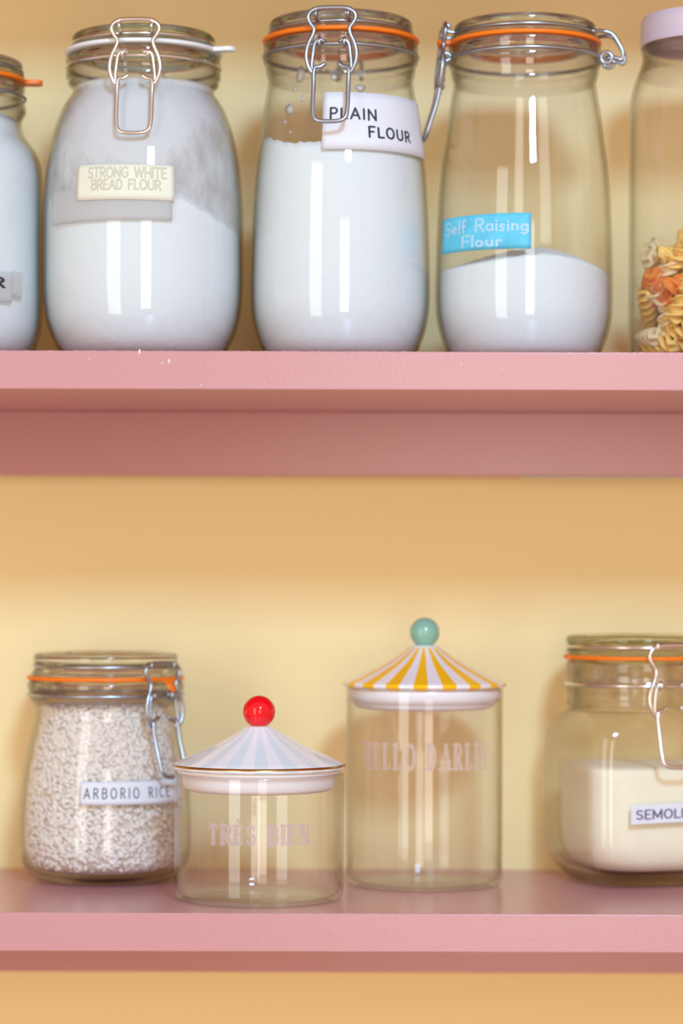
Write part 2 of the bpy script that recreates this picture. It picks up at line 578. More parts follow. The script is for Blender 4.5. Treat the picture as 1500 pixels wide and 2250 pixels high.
def strokes_mesh(strokes, cell):
    """polygonise the union of round strokes without overlaps; returns verts (u,v) and faces"""
    S = np.array(strokes)
    x0 = min(S[:, 0].min(), S[:, 2].min()) - 0.25; x1 = max(S[:, 0].max(), S[:, 2].max()) + 0.25
    y0 = min(S[:, 1].min(), S[:, 3].min()) - 0.25; y1 = max(S[:, 1].max(), S[:, 3].max()) + 0.25
    nx = int((x1 - x0) / cell) + 1; ny = int((y1 - y0) / cell) + 1
    X, Y = np.meshgrid(x0 + np.arange(nx) * cell, y0 + np.arange(ny) * cell)
    F = np.full(X.shape, 9.0)
    for ax, ay, bx, by, hw in strokes:
        dx, dy = bx - ax, by - ay
        L = dx * dx + dy * dy + 1e-12
        t = np.clip(((X - ax) * dx + (Y - ay) * dy) / L, 0, 1)
        F = np.minimum(F, np.hypot(X - ax - t * dx, Y - ay - t * dy) - hw)
    vs, fs, idx = [], [], {}

    def vid(key, p):
        if key not in idx:
            idx[key] = len(vs); vs.append(p)
        return idx[key]
    ins = F < 0
    for j in range(ny - 1):
        row = ins[j, :-1] | ins[j, 1:] | ins[j + 1, :-1] | ins[j + 1, 1:]
        for i in np.nonzero(row)[0]:
            cs = [(j, i), (j, i + 1), (j + 1, i + 1), (j + 1, i)]
            poly = []
            for k in range(4):
                a, b = cs[k], cs[(k + 1) % 4]
                fa, fb = F[a], F[b]
                if fa < 0:
                    poly.append(vid(a, (X[a], Y[a])))
                if (fa < 0) != (fb < 0):
                    s = fa / (fa - fb)
                    key = (min(a, b), max(a, b))
                    poly.append(vid(key, (X[a] + s * (X[b] - X[a]), Y[a] + s * (Y[b] - Y[a]))))
            if len(poly) >= 3:
                fs.append(tuple(poly))
    return vs, fs


# ------------------------------------------------------------------ the setting
wb = MB().box((-1.3, YW, 0.0), (1.3, YW + 0.12, 2.5)).build('wall_back', M['wall'], smooth=False)
wb['kind'] = 'structure'
part_label(wb, 'plain yellow painted wall behind both shelves')


def shelf(ztop, label, specks):
    t = thing('wall_shelf', label, 'shelf', (0, YW, ztop))
    b = MB().box((-1.05, YF - YW, -TH), (1.05, 0.0, 0.0)).build('board', M['pink'], t, smooth=True, bevel=0.0009, angle=40)
    MB().box((-1.05, -0.039, -TH - 0.047), (1.05, 0.0, -TH)).build('support_batten', M['pink'], t, smooth=True, bevel=0.0008, angle=40)
    # raised dribbles of paint along the top arris
    rnd = random.Random(int(ztop * 100))
    mb = MB()
    for k in range(150):
        x = rnd.uniform(-0.26, 0.26)
        mb.sphere((x, YF - YW + 0.0006, -0.0004), 0.0011, 10, 6, sc=(rnd.uniform(1.2, 3.4), 0.6, rnd.uniform(0.25, 0.6)))
    mb.build('paint_bead', M['pink'], t)['kind'] = 'stuff'
    if specks:
        for (px, py, s) in specks:
            mb = MB()
            X = (px - 750) / FPX * YF
            Z = ZC + (HOR - py) / FPX * YF - ztop
            mb.sphere((X, YF - YW, Z), 0.0008 * s, 10, 6, sc=(0.7, 0.35, 1.5))
            mb.build('paint_speck', M['cream'], t)
    return t


shelf(ZU, 'upper pink painted shelf carrying the row of tall flour jars', [(370, 795, 1.2), (305, 774, 1.4), (355, 799, 0.6), (441, 847, 0.6), (195, 790, 0.5), (1012, 800, .5), (1100, 812, .5)])
low = shelf(ZL, 'lower pink painted shelf carrying the two lidded glass canisters', None)
up = [o for o in bpy.data.objects if o.name == 'wall_shelf'][0]
MB().box(((1140 - 750) / FPX * 2.036, -0.0405, -TH - 0.0482), (1.05, -0.030, -TH - 0.0468)).build('pale_line', M['palestrip'], up)  # thin pale strip along the batten's lower edge, right-hand part


top = shelf(ZU + 0.3675, 'third pink painted shelf above the tall jars, just out of the frame', None)
# ------------------------------------------------------------------ clip-top jars
class Jar:
    """measured jar: axis at column c and distance D; outline as (half width px, row px) read at its sides"""

    def __init__(self, c, D, zbase, outline, base_r):
        self.c, self.D, self.zb = c, D, zbase
        self.s = D / FPX
        self.x = (c - 750) * self.s
        pts = [(r * self.s, self.zl(y)) for r, y in outline]
        pts = [(base_r * self.s * 0.90, 0.0006), (base_r * self.s, 0.0022)] + pts[::-1]
        pts = [tuple(p) for p in spline([np.array(p) for p in pts], 4)]
        self.prof = pts                                   # bottom to top
        self.loc = (self.x, D, zbase)

    def zl(self, y):
        return ZC + (HOR - y) * self.s - self.zb

    def R(self, z):
        z = float(z)
        P = self.prof
        for (r0, z0), (r1, z1) in zip(P[:-1], P[1:]):
            if z0 <= z <= z1 and z1 > z0:
                return r0 + (r1 - r0) * (z - z0) / (z1 - z0)
        return P[-1][0] if z > P[-1][1] else P[0][0]

    def front_z(self, y, az=0.0):
        """local height of a point seen at row y on the outer surface at azimuth az"""
        z = self.zl(y)
        for _ in range(5):
            d = self.D - self.R(z) * cos(az)
            z = ZC + (HOR - y) * d / FPX - self.zb
        return z

    def az(self, x, y):
        z = self.zl(y)
        a = 0.0
        for _ in range(6):
            r = self.R(self.front_z(y, a))
            d = self.D - r * cos(a)
            X = (x - 750) * d / FPX - self.x
            a = asin(max(-0.999, min(0.999, X / r)))
        return a

    def surf(self, a, z, off=0.0):
        r = self.R(z) + off
        return (r * sin(a), -r * cos(a), z)

    def shell(self, t=0.0018, tb=0.005):
        o = [(1e-5, 0.0022), (self.prof[0][0] * 0.6, 0.0018)] + self.prof
        inner = []
        for r, z in self.prof[::-1]:
            if z > tb + 0.012:
                inner.append((r - t, z))
        rr = self.R(tb + 0.012) - t
        r1 = self.R(tb + 0.003) - t * 1.6
        inner += [((rr + r1) / 2 + 0.0012, tb + 0.006), (r1 - 0.003, tb + 0.0015), (r1 * 0.8, tb), (1e-5, tb)]
        return o + inner

    def glass(self, parent, m, name='glass_body', t=0.0018, tb=0.005, split=None, m2=None):
        if split is None:
            return MB().lathe(self.shell(t, tb), 128).build(name, m, parent)
        o = MB().lathe(self.shell(t, tb), 128).build(name, m, parent)
        o.data.materials.append(m2)
        idx = []
        for p in o.data.polygons:
            idx.append(1 if p.center.z > split else 0)
        o.data.polygons.foreach_set('material_index', idx)
        return o

    def patch(self, x0, x1, y0, y1, off=0.0003, n=24, m=6, corners=None, azs=None, skew=0.0):
        """curved sticker between two columns and two rows (rows read at the sticker's middle)"""
        ym = (y0 + y1) / 2
        a0, a1 = azs if azs else (self.az(x0, ym), self.az(x1, ym))
        am = (a0 + a1) / 2
        z1, z0 = self.front_z(y0, am), self.front_z(y1, am)
        mb = MB()
        vs, fs = [], []
        for layer, oo in ((0, off), (1, off + 0.00012)):
            for j in range(m + 1):
                for i in range(n + 1):
                    a = a0 + (a1 - a0) * i / n
                    z = z0 + (z1 - z0) * j / m + skew * (i / n - 0.5)
                    vs.append(self.surf(a, z, oo))
        N = (n + 1) * (m + 1)
        for j in range(m):
            for i in range(n):
                q = (j * (n + 1) + i, j * (n + 1) + i + 1, (j + 1) * (n + 1) + i + 1, (j + 1) * (n + 1) + i)
                fs.append(tuple(N + k for k in q))
                fs.append(q[::-1])
        ring = [i for i in range(n + 1)] + [j * (n + 1) + n for j in range(1, m + 1)] + [m * (n + 1) + i for i in range(n - 1, -1, -1)] + [j * (n + 1) for j in range(m - 1, 0, -1)]
        for k in range(len(ring)):
            a, b = ring[k], ring[(k + 1) % len(ring)]
            fs.append((a, b, b + N, a + N))
        mb.add(vs, fs)
        self.last = (a0, a1, z0, z1)
        return mb

    def text(self, txt, x0, x1, ytop, ybot, off=0.0006, tilt=0.0, azs=None, **kw):
        """lettering stretched between two columns, cap height between two rows"""
        st, wd = text_strokes(txt, **kw)
        ym = (ytop + ybot) / 2
        a0, a1 = azs if azs else (self.az(x0, ym), self.az(x1, ym))
        am = (a0 + a1) / 2
        z1, z0 = self.front_z(ytop, am), self.front_z(ybot, am)
        vs, fs = strokes_mesh(st, 0.035)
        out = []
        for u, v in vs:
            a = a0 + (a1 - a0) * (u / wd)
            z = z0 + (z1 - z0) * v + tilt * (u / wd - 0.5)
            out.append(self.surf(a, z, off))
        return MB().add(out, fs)


def contents(j, ztop_fn, gap=0.0034, tb=0.006, seg=96, noise=0.0005, lump=0.0):
    """closed heap filling the jar; ztop_fn(x, y) in local metres is the surface height"""
    rnd = random.Random(5)
    rings = 26
    vs, fs = [], []
    # side
    for i in range(rings + 1):
        for k in range(seg):
            a = 2 * pi * k / seg
            r0 = 0.05
            zt = 0.0
            for _ in range(3):
                x, y = r0 * cos(a), r0 * sin(a)
                zt = ztop_fn(x, y)
                r0 = j.R(zt) - gap
            s = i / rings
            z = tb + (zt - tb) * s
            r = j.R(z) - gap
            if z < tb + 0.012:
                q = (z - tb) / 0.012
                r -= (1 - sqrt(max(0, 1 - (1 - q) ** 2))) * 0.008
            vs.append((r * cos(a), r * sin(a), z))
    for i in range(rings):
        for k in range(seg):
            l = (k + 1) % seg
            fs.append((i * seg + k, i * seg + l, (i + 1) * seg + l, (i + 1) * seg + k))
    base = rings * seg
    caps = 14
    prev = [base + k for k in range(seg)]
    for c in range(1, caps):
        q = 1 - c / caps
        cur = []
        for k in range(seg):
            X, Y, Z = vs[base + k]
            x, y = X * q, Y * q
            vs.append((x, y, ztop_fn(x, y)))
            cur.append(len(vs) - 1)
        for k in range(seg):
            l = (k + 1) % seg
            fs.append((prev[k], prev[l], cur[l], cur[k]))
        prev = cur
    vs.append((0, 0, ztop_fn(0, 0)))
    for k in range(seg):
        fs.append((prev[k], prev[(k + 1) % seg], len(vs) - 1))
    fs.append(tuple(range(seg))[::-1])
    return MB().add(vs, fs)


def clip_fittings(t, R, zw, zg, zlw, zt, rl, rg, az, gasket, wire, lidmat, tab=None, wr=0.00125, up=1.0, wide=1.0, droop=0.0, lever=True, hinge=True, hinge_az=None):
    """lid, rubber ring and wire closure around a neck of radius R (all heights local)"""
    # lid: raised rim, wire groove, flange resting on the rubber ring, plug below
    rin = R - 0.007
    lp = [(1e-5, zt - 0.0035), (rl - 0.011, zt - 0.0035), (rl - 0.009, zt - 0.0015), (rl - 0.0055, zt), (rl - 0.0022, zt), (rl - 0.0004, zt - 0.0016),
          (rl, zt - 0.004), (rl - 0.0003, zlw + 0.0026), (rl - 0.0022, zlw), (rl - 0.0002, zlw - 0.0026), (rl + 0.0012, zg + 0.0042), (rg - 0.0036, zg + 0.0030), (rg - 0.0030, zg + 0.0020),
          (rg - 0.0040, zg + 0.0014), (rin, zg + 0.0012), (rin - 0.001, zg - 0.004), (rin - 0.004, zg - 0.0055), (rin - 0.006, zg - 0.003), (rin - 0.008, zg + 0.002), (1e-5, zg + 0.003)]
    MB().lathe([tuple(p) for p in spline([np.array(p) for p in lp], 3)], 128).build('lid', lidmat, t)
    g = MB()
    h = 0.00145
    g.lathe([(rin + 0.001, zg - h + .0002), (rg - 0.0008, zg - h), (rg, zg - h * 0.4), (rg, zg + h * 0.4), (rg - 0.0008, zg + h), (rin + 0.001, zg + h - .0002)], 128, closed=True)
    if tab is not None:
        ta, tl, tw = tab
        n = np.array([sin(ta), -cos(ta), 0]); tv = np.array([cos(ta), sin(ta), 0])
        up_, lo = [], []
        out = []
        for s in range(0, 13):
            q = s / 12
            o = rg - 0.004 + q * (tl + 0.004)
            wv = tw * (1.0 if q < 0.75 else sqrt(max(0, 1 - ((q - 0.75) / 0.25) ** 2)) * 0.98 + 0.02)
            if q < 0.3: wv *= 1 + (0.3 - q) * 2.0
            dz = -droop * q * q
            out.append((o, wv, dz))
        vs, fs = [], []
        for (o, wv, dz) in out:
            for sgn, zz in ((-1, h * 0.95), (1, h * 0.95), (1, -h * 0.95), (-1, -h * 0.95)):
                p = n * o + tv * (sgn * wv)
                vs.append((p[0], p[1], zg + zz + dz))
        for i in range(12):
            for k in range(4):
                l = (k + 1) % 4
                fs.append((i * 4 + k, i * 4 + l, (i + 1) * 4 + l, (i + 1) * 4 + k))
        fs.append((0, 1, 2, 3)); fs.append((48, 49, 50, 51))
        g.add(vs, fs)
    g.build('rubber_gasket', gasket, t, angle=50)

    def P(az_, u, o, z, base):
        return (sin(az_) * (base + o) + cos(az_) * u, -cos(az_) * (base + o) + sin(az_) * u, z)

    def ring(rad, z):
        return [(rad * cos(2 * pi * k / 96), rad * sin(2 * pi * k / 96), z) for k in range(96)]
    m = 0.001
    W = R + 0.0004
    # wire round the lid with eyes that catch the bail
    lw = MB().tube(ring(rl - 0.0003, zlw), wr, closed=True, smooth=1)
    hz = zw + 23.5 * m * up
    for sg in (-1, 1):
        u = sg * 11 * m * wide
        lw.tube([P(az, u, rl - W, zlw, W), P(az, u, 2.5 * m, zlw + 0.001, W), P(az, u, 4.6 * m, zlw + 0.003, W), P(az, u, 4.2 * m, hz - 0.003, W), P(az, u, 2.2 * m, hz - 0.001, W), P(az, u, 0.5 * m, zlw + 0.003, W)], wr * 0.95)
    lw.build('lid_wire', wire, t)
    nw = MB().tube(ring(R + 0.0004, zw), wr, closed=True, smooth=1)
    for sg in (-1, 1):
        c0 = P(az, sg * 8.6 * m * wide, 2.6 * m, zw + 0.0004, W)
        n = np.array([sin(az), -cos(az), 0])
        nw.tube([tuple(np.array(c0) + 2.6 * m * (n * cos(a) + np.array([0, 0, 1]) * sin(a))) for a in [2 * pi * k / 12 for k in range(12)]], wr * 0.95, closed=True, smooth=2)
    if hinge:
        ha = az + pi if hinge_az is None else hinge_az
        for sg in (-1, 1):
            c0 = P(ha, sg * 9 * m, 4.6 * m, zw - 0.001, W)
            n = np.array([sin(ha), -cos(ha), 0])
            nw.tube([tuple(np.array(c0) + 3.8 * m * (n * cos(a) + np.array([0, 0, 1]) * sin(a))) for a in [2 * pi * k / 12 for k in range(12)]], wr, closed=True, smooth=2)
    nw.build('neck_wire', wire, t)
    if hinge:
        hg = MB()
        for sg in (-1, 1):
            hg.tube([P(ha, sg * 14 * m, rl - W - 2 * m, zlw, W), P(ha, sg * 9 * m, 2 * m, zlw + .0006, W), P(ha, sg * 8 * m, 8 * m, zlw - .001, W), P(ha, sg * 8 * m, 13 * m, zlw - 0.008, W), P(ha, sg * 8 * m, 16 * m, zw + .002, W), P(ha, sg * 8 * m, 15 * m, zw - .0025, W),
                     P(ha, sg * 8 * m, 11 * m, zw - .001, W), P(ha, sg * 7 * m, 4.5 * m, zw - .001, W)], wr)
        hg.tube([P(ha, -8 * m, 12 * m, zlw - .006, W), P(ha, 0, 12.4 * m, zlw - .006, W), P(ha, 8 * m, 12 * m, zlw - .006, W)], wr)
        hg.build('wire_hinge', wire, t)
    # bail: hour-glass loop
    half = [(9.5, 3.6, 23.5), (12.5, 3.8, 22.6), (15.6, 4.0, 20.0), (16.4, 4.2, 17.0), (14.6, 4.6, 13.0), (12.2, 5.0, 9.4), (12.8, 5.4, 5.5), (15.6, 6.0, -0.5), (17.2, 6.5, -7.0), (17.0, 7.0, -12.5), (15.2, 7.2, -18.0), (13.2, 7.0, -21.0)]
    end = [(12.0, 6.0, -22.0), (11.6, 4.8, -20.2)]

    def Z(z):
        return zw + (z * up if z > 0 else z) * m
    right = [P(az, u * m * wide, o * m, Z(z), W) for u, o, z in half + end]
    left = [P(az, -u * m * wide, o * m, Z(z), W) for u, o, z in half + end]
    MB().tube(left[::-1] + right, wr * 1.08, sides=12).build('wire_bail', wire, t)
    lv = MB()
    for sg in (-1, 1):
        lv.tube([P(az, sg * 5.0 * m * wide, 3.4 * m, Z(0.6), W), P(az, sg * 8.5 * m * wide, 4.6 * m, Z(1.8), W), P(az, sg * 11.4 * m * wide, 4.6 * m, Z(-0.5), W), P(az, sg * 12.8 * m * wide, 5.0 * m, Z(-8), W), P(az, sg * 13.6 * m * wide, 6.0 * m, Z(-16), W), P(az, sg * 13.0 * m * wide, 6.6 * m, Z(-21.5), W)], wr)
    legs = [(4.5, 4.6, -14.5), (8.0, 5.4, -17.0), (11.0, 6.4, -17.4), (11.9, 7.2, -20.0), (11.9, 9.2, -30.0), (11.7, 14.6, -48.0), (10.6, 16.2, -53.5), (7.6, 16.8, -55.6)]
    rt = [P(az, u * m * wide, o * m, Z(z), W) for u, o, z in legs]
    lf = [P(az, -u * m * wide, o * m, Z(z), W) for u, o, z in legs]
    lv.tube(lf + rt[::-1], wr * 1.12, sides=12)
    lv.build('locking_lever', wire, t)


def clip_jar(label, j, az, yw, yg, ylw, yt, rl, rg, rc, gasket, wire, lidmat, bodym, collarm, ysplit, tab=None, **kw):
    t = thing('clip_top_jar', label, 'jar', j.loc, kw.pop('group', None))
    b = j.glass(t, bodym, split=j.zl(ysplit), m2=collarm, t=kw.pop('t', 0.0018), tb=kw.pop('tb', 0.005))
    clip_fittings(t, rc * j.s, j.zl(yw), j.zl(yg), j.zl(ylw), j.zl(yt), rl * j.s, rg * j.s, az, gasket, wire, lidmat, tab=tab, **kw)
    return t, b


# -- top row --------------------------------------------------------
# squat flour bottle cut by the left border
j1 = Jar(-112, 1.94, ZU, [(157, 186), (161, 190), (163, 200), (158, 212), (158, 224), (164, 234), (165, 248), (160, 258), (156, 268), (157, 285), (165, 305), (182, 328), (195, 355), (201, 385), (203, 430), (203, 560), (203, 690), (200, 730), (190, 765)], 178)
t1, b1 = clip_jar('flour jar with orange rubber tab, cut by the left edge on the upper shelf', j1, radians(-6), 218, 181, 160, 138, 158, 166, 162, M['orange'], M['steel'], M['lidglass'], M['glass'], M['collar'], 275, tab=(radians(97), 0.0115, 0.0065))
top1 = j1.zl(262)
o = contents(j1, lambda x, y: top1 + 0.002 * sin(x * 90), gap=0.0034).build('flour', M['flour'], None, loc=j1.loc)
tag(o, 'white flour filling the leftmost jar up to its neck', 'flour', kind='stuff')
lb = j1.patch(-60, 24, 598, 664).build('paper_label', M['tape'], t1)
part_label(lb, 'pale translucent label with a dark handwritten letter')
j1.text('R', -18, 6, 612, 633, weight=0.2).build('lettering', M['ink'], lb)
j1.patch(24, 46, 600, 655, skew=-0.001).build('tape_end', M['tape'], t1)

# strong white bread flour
j2 = Jar(312, 1.94, ZU, [(162, 127), (168, 131), (169, 150), (166, 156), (169, 162), (169, 176), (165, 182), (165, 190), (158, 197), (154, 204), (157, 212), (166, 225), (178, 245), (190, 275), (200, 310), (209, 352), (215, 400), (219, 460), (219.5, 560), (219, 640), (216, 680), (209, 718), (196, 752), (177, 782)], 150)
t2, b2 = clip_jar('wide jar with white rubber ring and cream printed label', j2, radians(-1.5), 154, 121, 104, 82, 157, 172, 167, M['whiterub'], M['chrome'], M['lidgreen'], M['glass'], M['collar'], 200, tab=(radians(72), 0.0135, 0.0050), wr=0.0013)


def top2(x, y):
    xx = x / 0.065
    z0 = j2.zl(446)
    d = 0.0
    if xx > 0.3:
        d -= 0.034 * (xx - 0.3) ** 1.25
    return z0 + d + 0.0012 * sin(x * 310 + 1.0) * cos(y * 270) + 0.0008 * sin(x * 700)


o = contents(j2, top2, gap=0.0023).build('flour', M['flour'], None, loc=j2.loc)
tag(o, 'white flour heaped in the wide jar with the white rubber ring', 'flour', kind='stuff')
zt = j2.zl(197)
vs, fs = [], []
for i in range(25):
    for k in range(96):
        an = 2 * pi * k / 96
        zb_ = top2(0.066 * cos(an), 0.066 * sin(an)) - 0.0035
        z = zb_ + (zt - zb_) * i / 24
        r = j2.R(z) - 0.0021
        vs.append((r * cos(an), r * sin(an), z))
for i in range(24):
    for k in range(96):
        l = (k + 1) % 96
        fs.append((i * 96 + k, i * 96 + l, (i + 1) * 96 + l, (i + 1) * 96 + k))
MB().add(vs, fs).build('flour_dust', M['dust'], t2)
lb = j2.patch(168, 379, 362, 440, off=0.0008, skew=-0.0012).build('paper_label', M['cream'], t2)
part_label(lb, 'cream label printed with faded capitals')
j2.text('STRONG WHITE', 193, 362, 369, 391, off=0.0011, weight=0.17, tilt=-0.0010, track=0.12).build('lettering', M['fadedink'], lb)
j2.text('BREAD FLOUR', 200, 350, 396, 417, off=0.0011, weight=0.17, tilt=-0.0010, track=0.12).build('lettering', M['fadedink'], lb)
j2.patch(113, 376, 412, 486, off=0.0003).build('tape', M['tape'], t2)

# plain flour
KP = [(164, 97), (169, 101), (170, 112), (168, 124), (168, 132), (169, 142), (165, 150), (164, 160), (161, 172), (159, 182), (161, 196), (165, 220), (171, 260), (176, 300), (184, 355), (190, 420), (194, 500), (196.5, 590), (197, 650), (195, 690), (189, 722), (180, 750), (165, 785)]
j3 = Jar(745, 1.94, ZU, KP, 146)
t3, b3 = clip_jar('tall jar of flour with a handwritten white label and front wire clasp', j3, radians(-6.0), 128, 93, 76, 49, 157, 172, 168, M['orange'], M['steel'], M['lidglass'], M['glass'], M['collar'], 182, wr=0.00138)


def top3(x, y):
    z0 = j3.zl(342)
    e = 0.0
    r = sqrt(x * x + y * y)
    if x < -0.030:
        e += 0.007 * ((-0.030 - x) / 0.02) ** 1.5
    return z0 + e - 0.002 * cos(r * 40) + 0.0009 * sin(x * 420) * sin(y * 380 + 1) + 0.0006 * sin(x * 900 + 2)


o = contents(j3, top3, gap=0.0023).build('flour', M['flour'], None, loc=j3.loc)
tag(o, 'white flour filling most of the jar with the handwritten white label', 'flour', kind='stuff')
# dabs of flour stuck inside the glass above the fill
rnd = random.Random(11)
mb = MB()
for (px, py, w_, h_) in [(653, 165, 13, 20), (655, 150, 7, 6), (730, 168, 9, 8), (628, 240, 14, 13), (658, 215, 4, 9), (845, 192, 5, 5), (618, 268, 5, 6), (790, 192, 14, 9), (630, 290, 4, 4), (640, 195, 6, 4), (880, 188, 4, 4)]:
    a = j3.az(px, py); z = j3.front_z(py, a)
    n = 14
    vs = [j3.surf(a, z, -0.0021)]
    for k in range(n):
        q = 2 * pi * k / n
        rr = rnd.uniform(0.75, 1.1)
        vs.append(j3.surf(a + rr * w_ * j3.s * cos(q) / j3.R(z), z + rr * h_ * j3.s * sin(q), -0.0020))
    vs2 = [j3.surf(a, z, -0.0028)]
    mb.add(vs + vs2, [(0, 1 + k, 1 + (k + 1) % n) for k in range(n)] + [(n + 1, 1 + (k + 1) % n, 1 + k) for k in range(n)])
mb.build('flour_dabs', film('thin_flour_smear', (236, 238, 242), 0.6), t3)
lb = j3.patch(706, 917, 208, 333, off=0.0008).build('paper_label', M['paper'], t3)
part_label(lb, 'white paper label with black handwriting')
j3.text('PLAIN', 722, 822, 238, 262, off=0.0011, weight=0.16, hand=0.18, track=0.26).build('lettering', M['ink'], lb)
j3.text('FLOUR', 806, 893, 283, 306, off=0.0011, weight=0.18, hand=0.2, track=0.26).build('lettering', M['ink'], lb)

# self raising flour, clasp at the left
j4 = Jar(1149, 1.94, ZU, [(r - 2.5, y + 4) for r, y in KP], 146)
t4, b4 = clip_jar('tall half-empty jar with a sky blue label', j4, radians(-86), 133, 98, 80, 55, 156, 168, 166, M['orange'], M['steel'], M['lidglass'], M['glass'], M['collar'], 186, tab=(radians(-84), 0.0085, 0.0055), hinge_az=radians(80), wr=0.0014)


def top4(x, y):
    X = x / j4.s
    pts = [(-200, 602), (-180, 598), (-140, 585), (-90, 568), (-30, 553), (28, 547), (60, 551), (110, 566), (150, 586), (175, 604), (200, 625)]
    for (xa, ya), (xb, yb) in zip(pts[:-1], pts[1:]):
        if xa <= X <= xb:
            yy = ya + (yb - ya) * (X - xa) / (xb - xa)
            break
    else:
        yy = 612
    z = j4.zl(yy)
    return z - 3.0 * y * y + 0.0007 * sin(x * 500) * cos(y * 400)


o = contents(j4, top4, gap=0.0023).build('flour', M['flour'], None, loc=j4.loc)
tag(o, 'low mound of white flour in the jar with the sky blue label', 'flour', kind='stuff')
lb = j4.patch(972, 1164, 471, 549, off=0.0008).build('paper_label', M['blue'], t4)
part_label(lb, 'sky blue label with pale handwriting')
j4.text('Self Raising', 980, 1158, 480, 508, off=0.0011, weight=0.14, hand=0.1, track=0.14).build('lettering', M['paleink'], lb)
j4.text('Flour', 1014, 1100, 516, 541, off=0.0011, weight=0.15, hand=0.1, track=0.14).build('lettering', M['paleink'], lb)

# screw-top pasta jar cut by the right border
j5 = Jar(1565, 1.94, ZU, [(152, 72), (154, 80), (155, 98), (158, 106), (160, 112), (158, 118), (157, 128), (160, 142), (168, 165), (177, 190), (183, 220), (185, 260), (185.5, 400), (185.5, 560), (185, 740), (181, 780)], 172)
t5 = thing('screw_top_jar', 'tall pasta jar with a lilac grey lid, cut by the right edge', 'jar', j5.loc)
j5.glass(t5, M['glass'], split=j5.zl(165), m2=M['collar'])
s = j5.s
lp = [(1e-5, j5.zl(37)), (150 * s, j5.zl(37)), (157 * s, j5.zl(39)), (160.5 * s, j5.zl(45)), (161 * s, j5.zl(60)), (161 * s, j5.zl(96)), (162.5 * s, j5.zl(99)), (161 * s, j5.zl(102)), (156.5 * s, j5.zl(101)), (156.5 * s, j5.zl(55)), (1e-5, j5.zl(50))]
MB().lathe(lp, 128).build('lid', M['lilac'], t5, angle=35)


def fusilli_mesh(name, m):
    L, Rr, turns, blades = 0.036, 0.0072, 1.55, 3
    vs, fs = [], []
    n = 54
    prof = []
    for b in range(blades):
        a = 2 * pi * b / blades
        prof += [(0.0018, a - 0.95), (Rr * 0.7, a - 0.36), (Rr * 0.97, a - 0.24), (Rr * 1.03, a), (Rr * 0.97, a + 0.24), (Rr * 0.7, a + 0.36)]
    m_ = len(prof)
    for i in range(n + 1):
        q = i / n
        tw = 2 * pi * turns * q
        for r, a in prof:
            rr = r * (0.9 + 0.1 * sin(pi * q))
            vs.append((rr * cos(a + tw), rr * sin(a + tw), (q - 0.5) * L))
    for i in range(n):
        for k in range(m_):
            l = (k + 1) % m_
            fs.append((i * m_ + k, i * m_ + l, (i + 1) * m_ + l, (i + 1) * m_ + k))
    fs.append(tuple(range(m_))[::-1]); fs.append(tuple(n * m_ + k for k in range(m_)))
    return MB().add(vs, fs).build(name, m, None)


fu = {'y': fusilli_mesh('fusilli', M['pasta']), 'o': fusilli_mesh('fusilli', M['pastaorange']), 'p': fusilli_mesh('fusilli', M['pastapale'])}
tag(fu['y'], 'golden yellow fusilli twist in the pasta jar', 'pasta', 'golden fusilli in the pasta jar')
tag(fu['o'], 'orange fusilli twist among the yellow pasta', 'pasta', 'orange fusilli in the pasta jar')
tag(fu['p'], 'pale cream fusilli twist in the pasta jar', 'pasta', 'pale fusilli in the pasta jar')
rnd = random.Random(21)
placed = []
used = set()
fixed = [('o', (1475, 612, 0.052), 0.9, 1.2), ('o', (1420, 645, 0.040), 0.4, 0.5), ('y', (1432, 560, 0.040), 0.2, 1.5)]
spots = []
for kind, (px, py, fr), e1, e2 in fixed:
    a = j5.az(px, py); z = j5.front_z(py, a)
    rr = 0.046
    spots.append((kind, (rr * sin(a), -rr * cos(a), z), (e1, e2, rnd.random() * 6)))
    placed.append(np.array(spots[-1][1]))
tries = 0
while len(spots) < 118 and tries < 60000:
    tries += 1
    rr = 0.0485 * sqrt(rnd.random())
    a = rnd.uniform(0, 2 * pi)
    x, y = rr * cos(a), rr * sin(a)
    hmax = 0.088 + 0.012 * (x / 0.05)
    z = rnd.uniform(0.013, hmax)
    p = np.array((x, y, z))
    if any(np.linalg.norm((p - q) * np.array((1, 1, 1.15))) < 0.0116 for q in placed): continue
    placed.append(p)
    kind = 'o' if rnd.random() < 0.12 else ('p' if (x < -0.034 or z < 0.02) and rnd.random() < 0.6 else 'y')
    # near the wall the twists lie along it
    edge = sqrt(x * x + y * y) / 0.047
    th = rnd.uniform(0, 2 * pi) if edge < 0.55 else math.atan2(y, x) + pi / 2 + rnd.uniform(-0.35, 0.35)
    tilt = rnd.uniform(0.2, 1.57) if z > 0.028 else 1.57
    spots.append((kind, tuple(p), (tilt, 0, th + pi / 2)))
for kind, p, eu in spots:
    o = fu[kind]
    if kind in used:
        o = o.copy()
        COL.objects.link(o)
    used.add(kind)
    import mathutils
    mt = mathutils.Euler(eu).to_matrix()
    ax = mt @ mathutils.Vector((0, 0, 1))
    # keep both tips inside the glass
    q = mathutils.Vector(p)
    for sgn in (-1, 1):
        for _ in range(6):
            tip = q + ax * sgn * 0.0165
            rr = sqrt(tip.x ** 2 + tip.y ** 2)
            if rr > 0.0500:
                k = (rr - 0.0500) / rr
                q.x -= tip.x * k; q.y -= tip.y * k
            if tip.z < 0.0135: q.z += 0.0135 - tip.z
    o.location = (j5.loc[0] + q.x, j5.loc[1] + q.y, j5.loc[2] + q.z)
    o.rotation_euler = eu

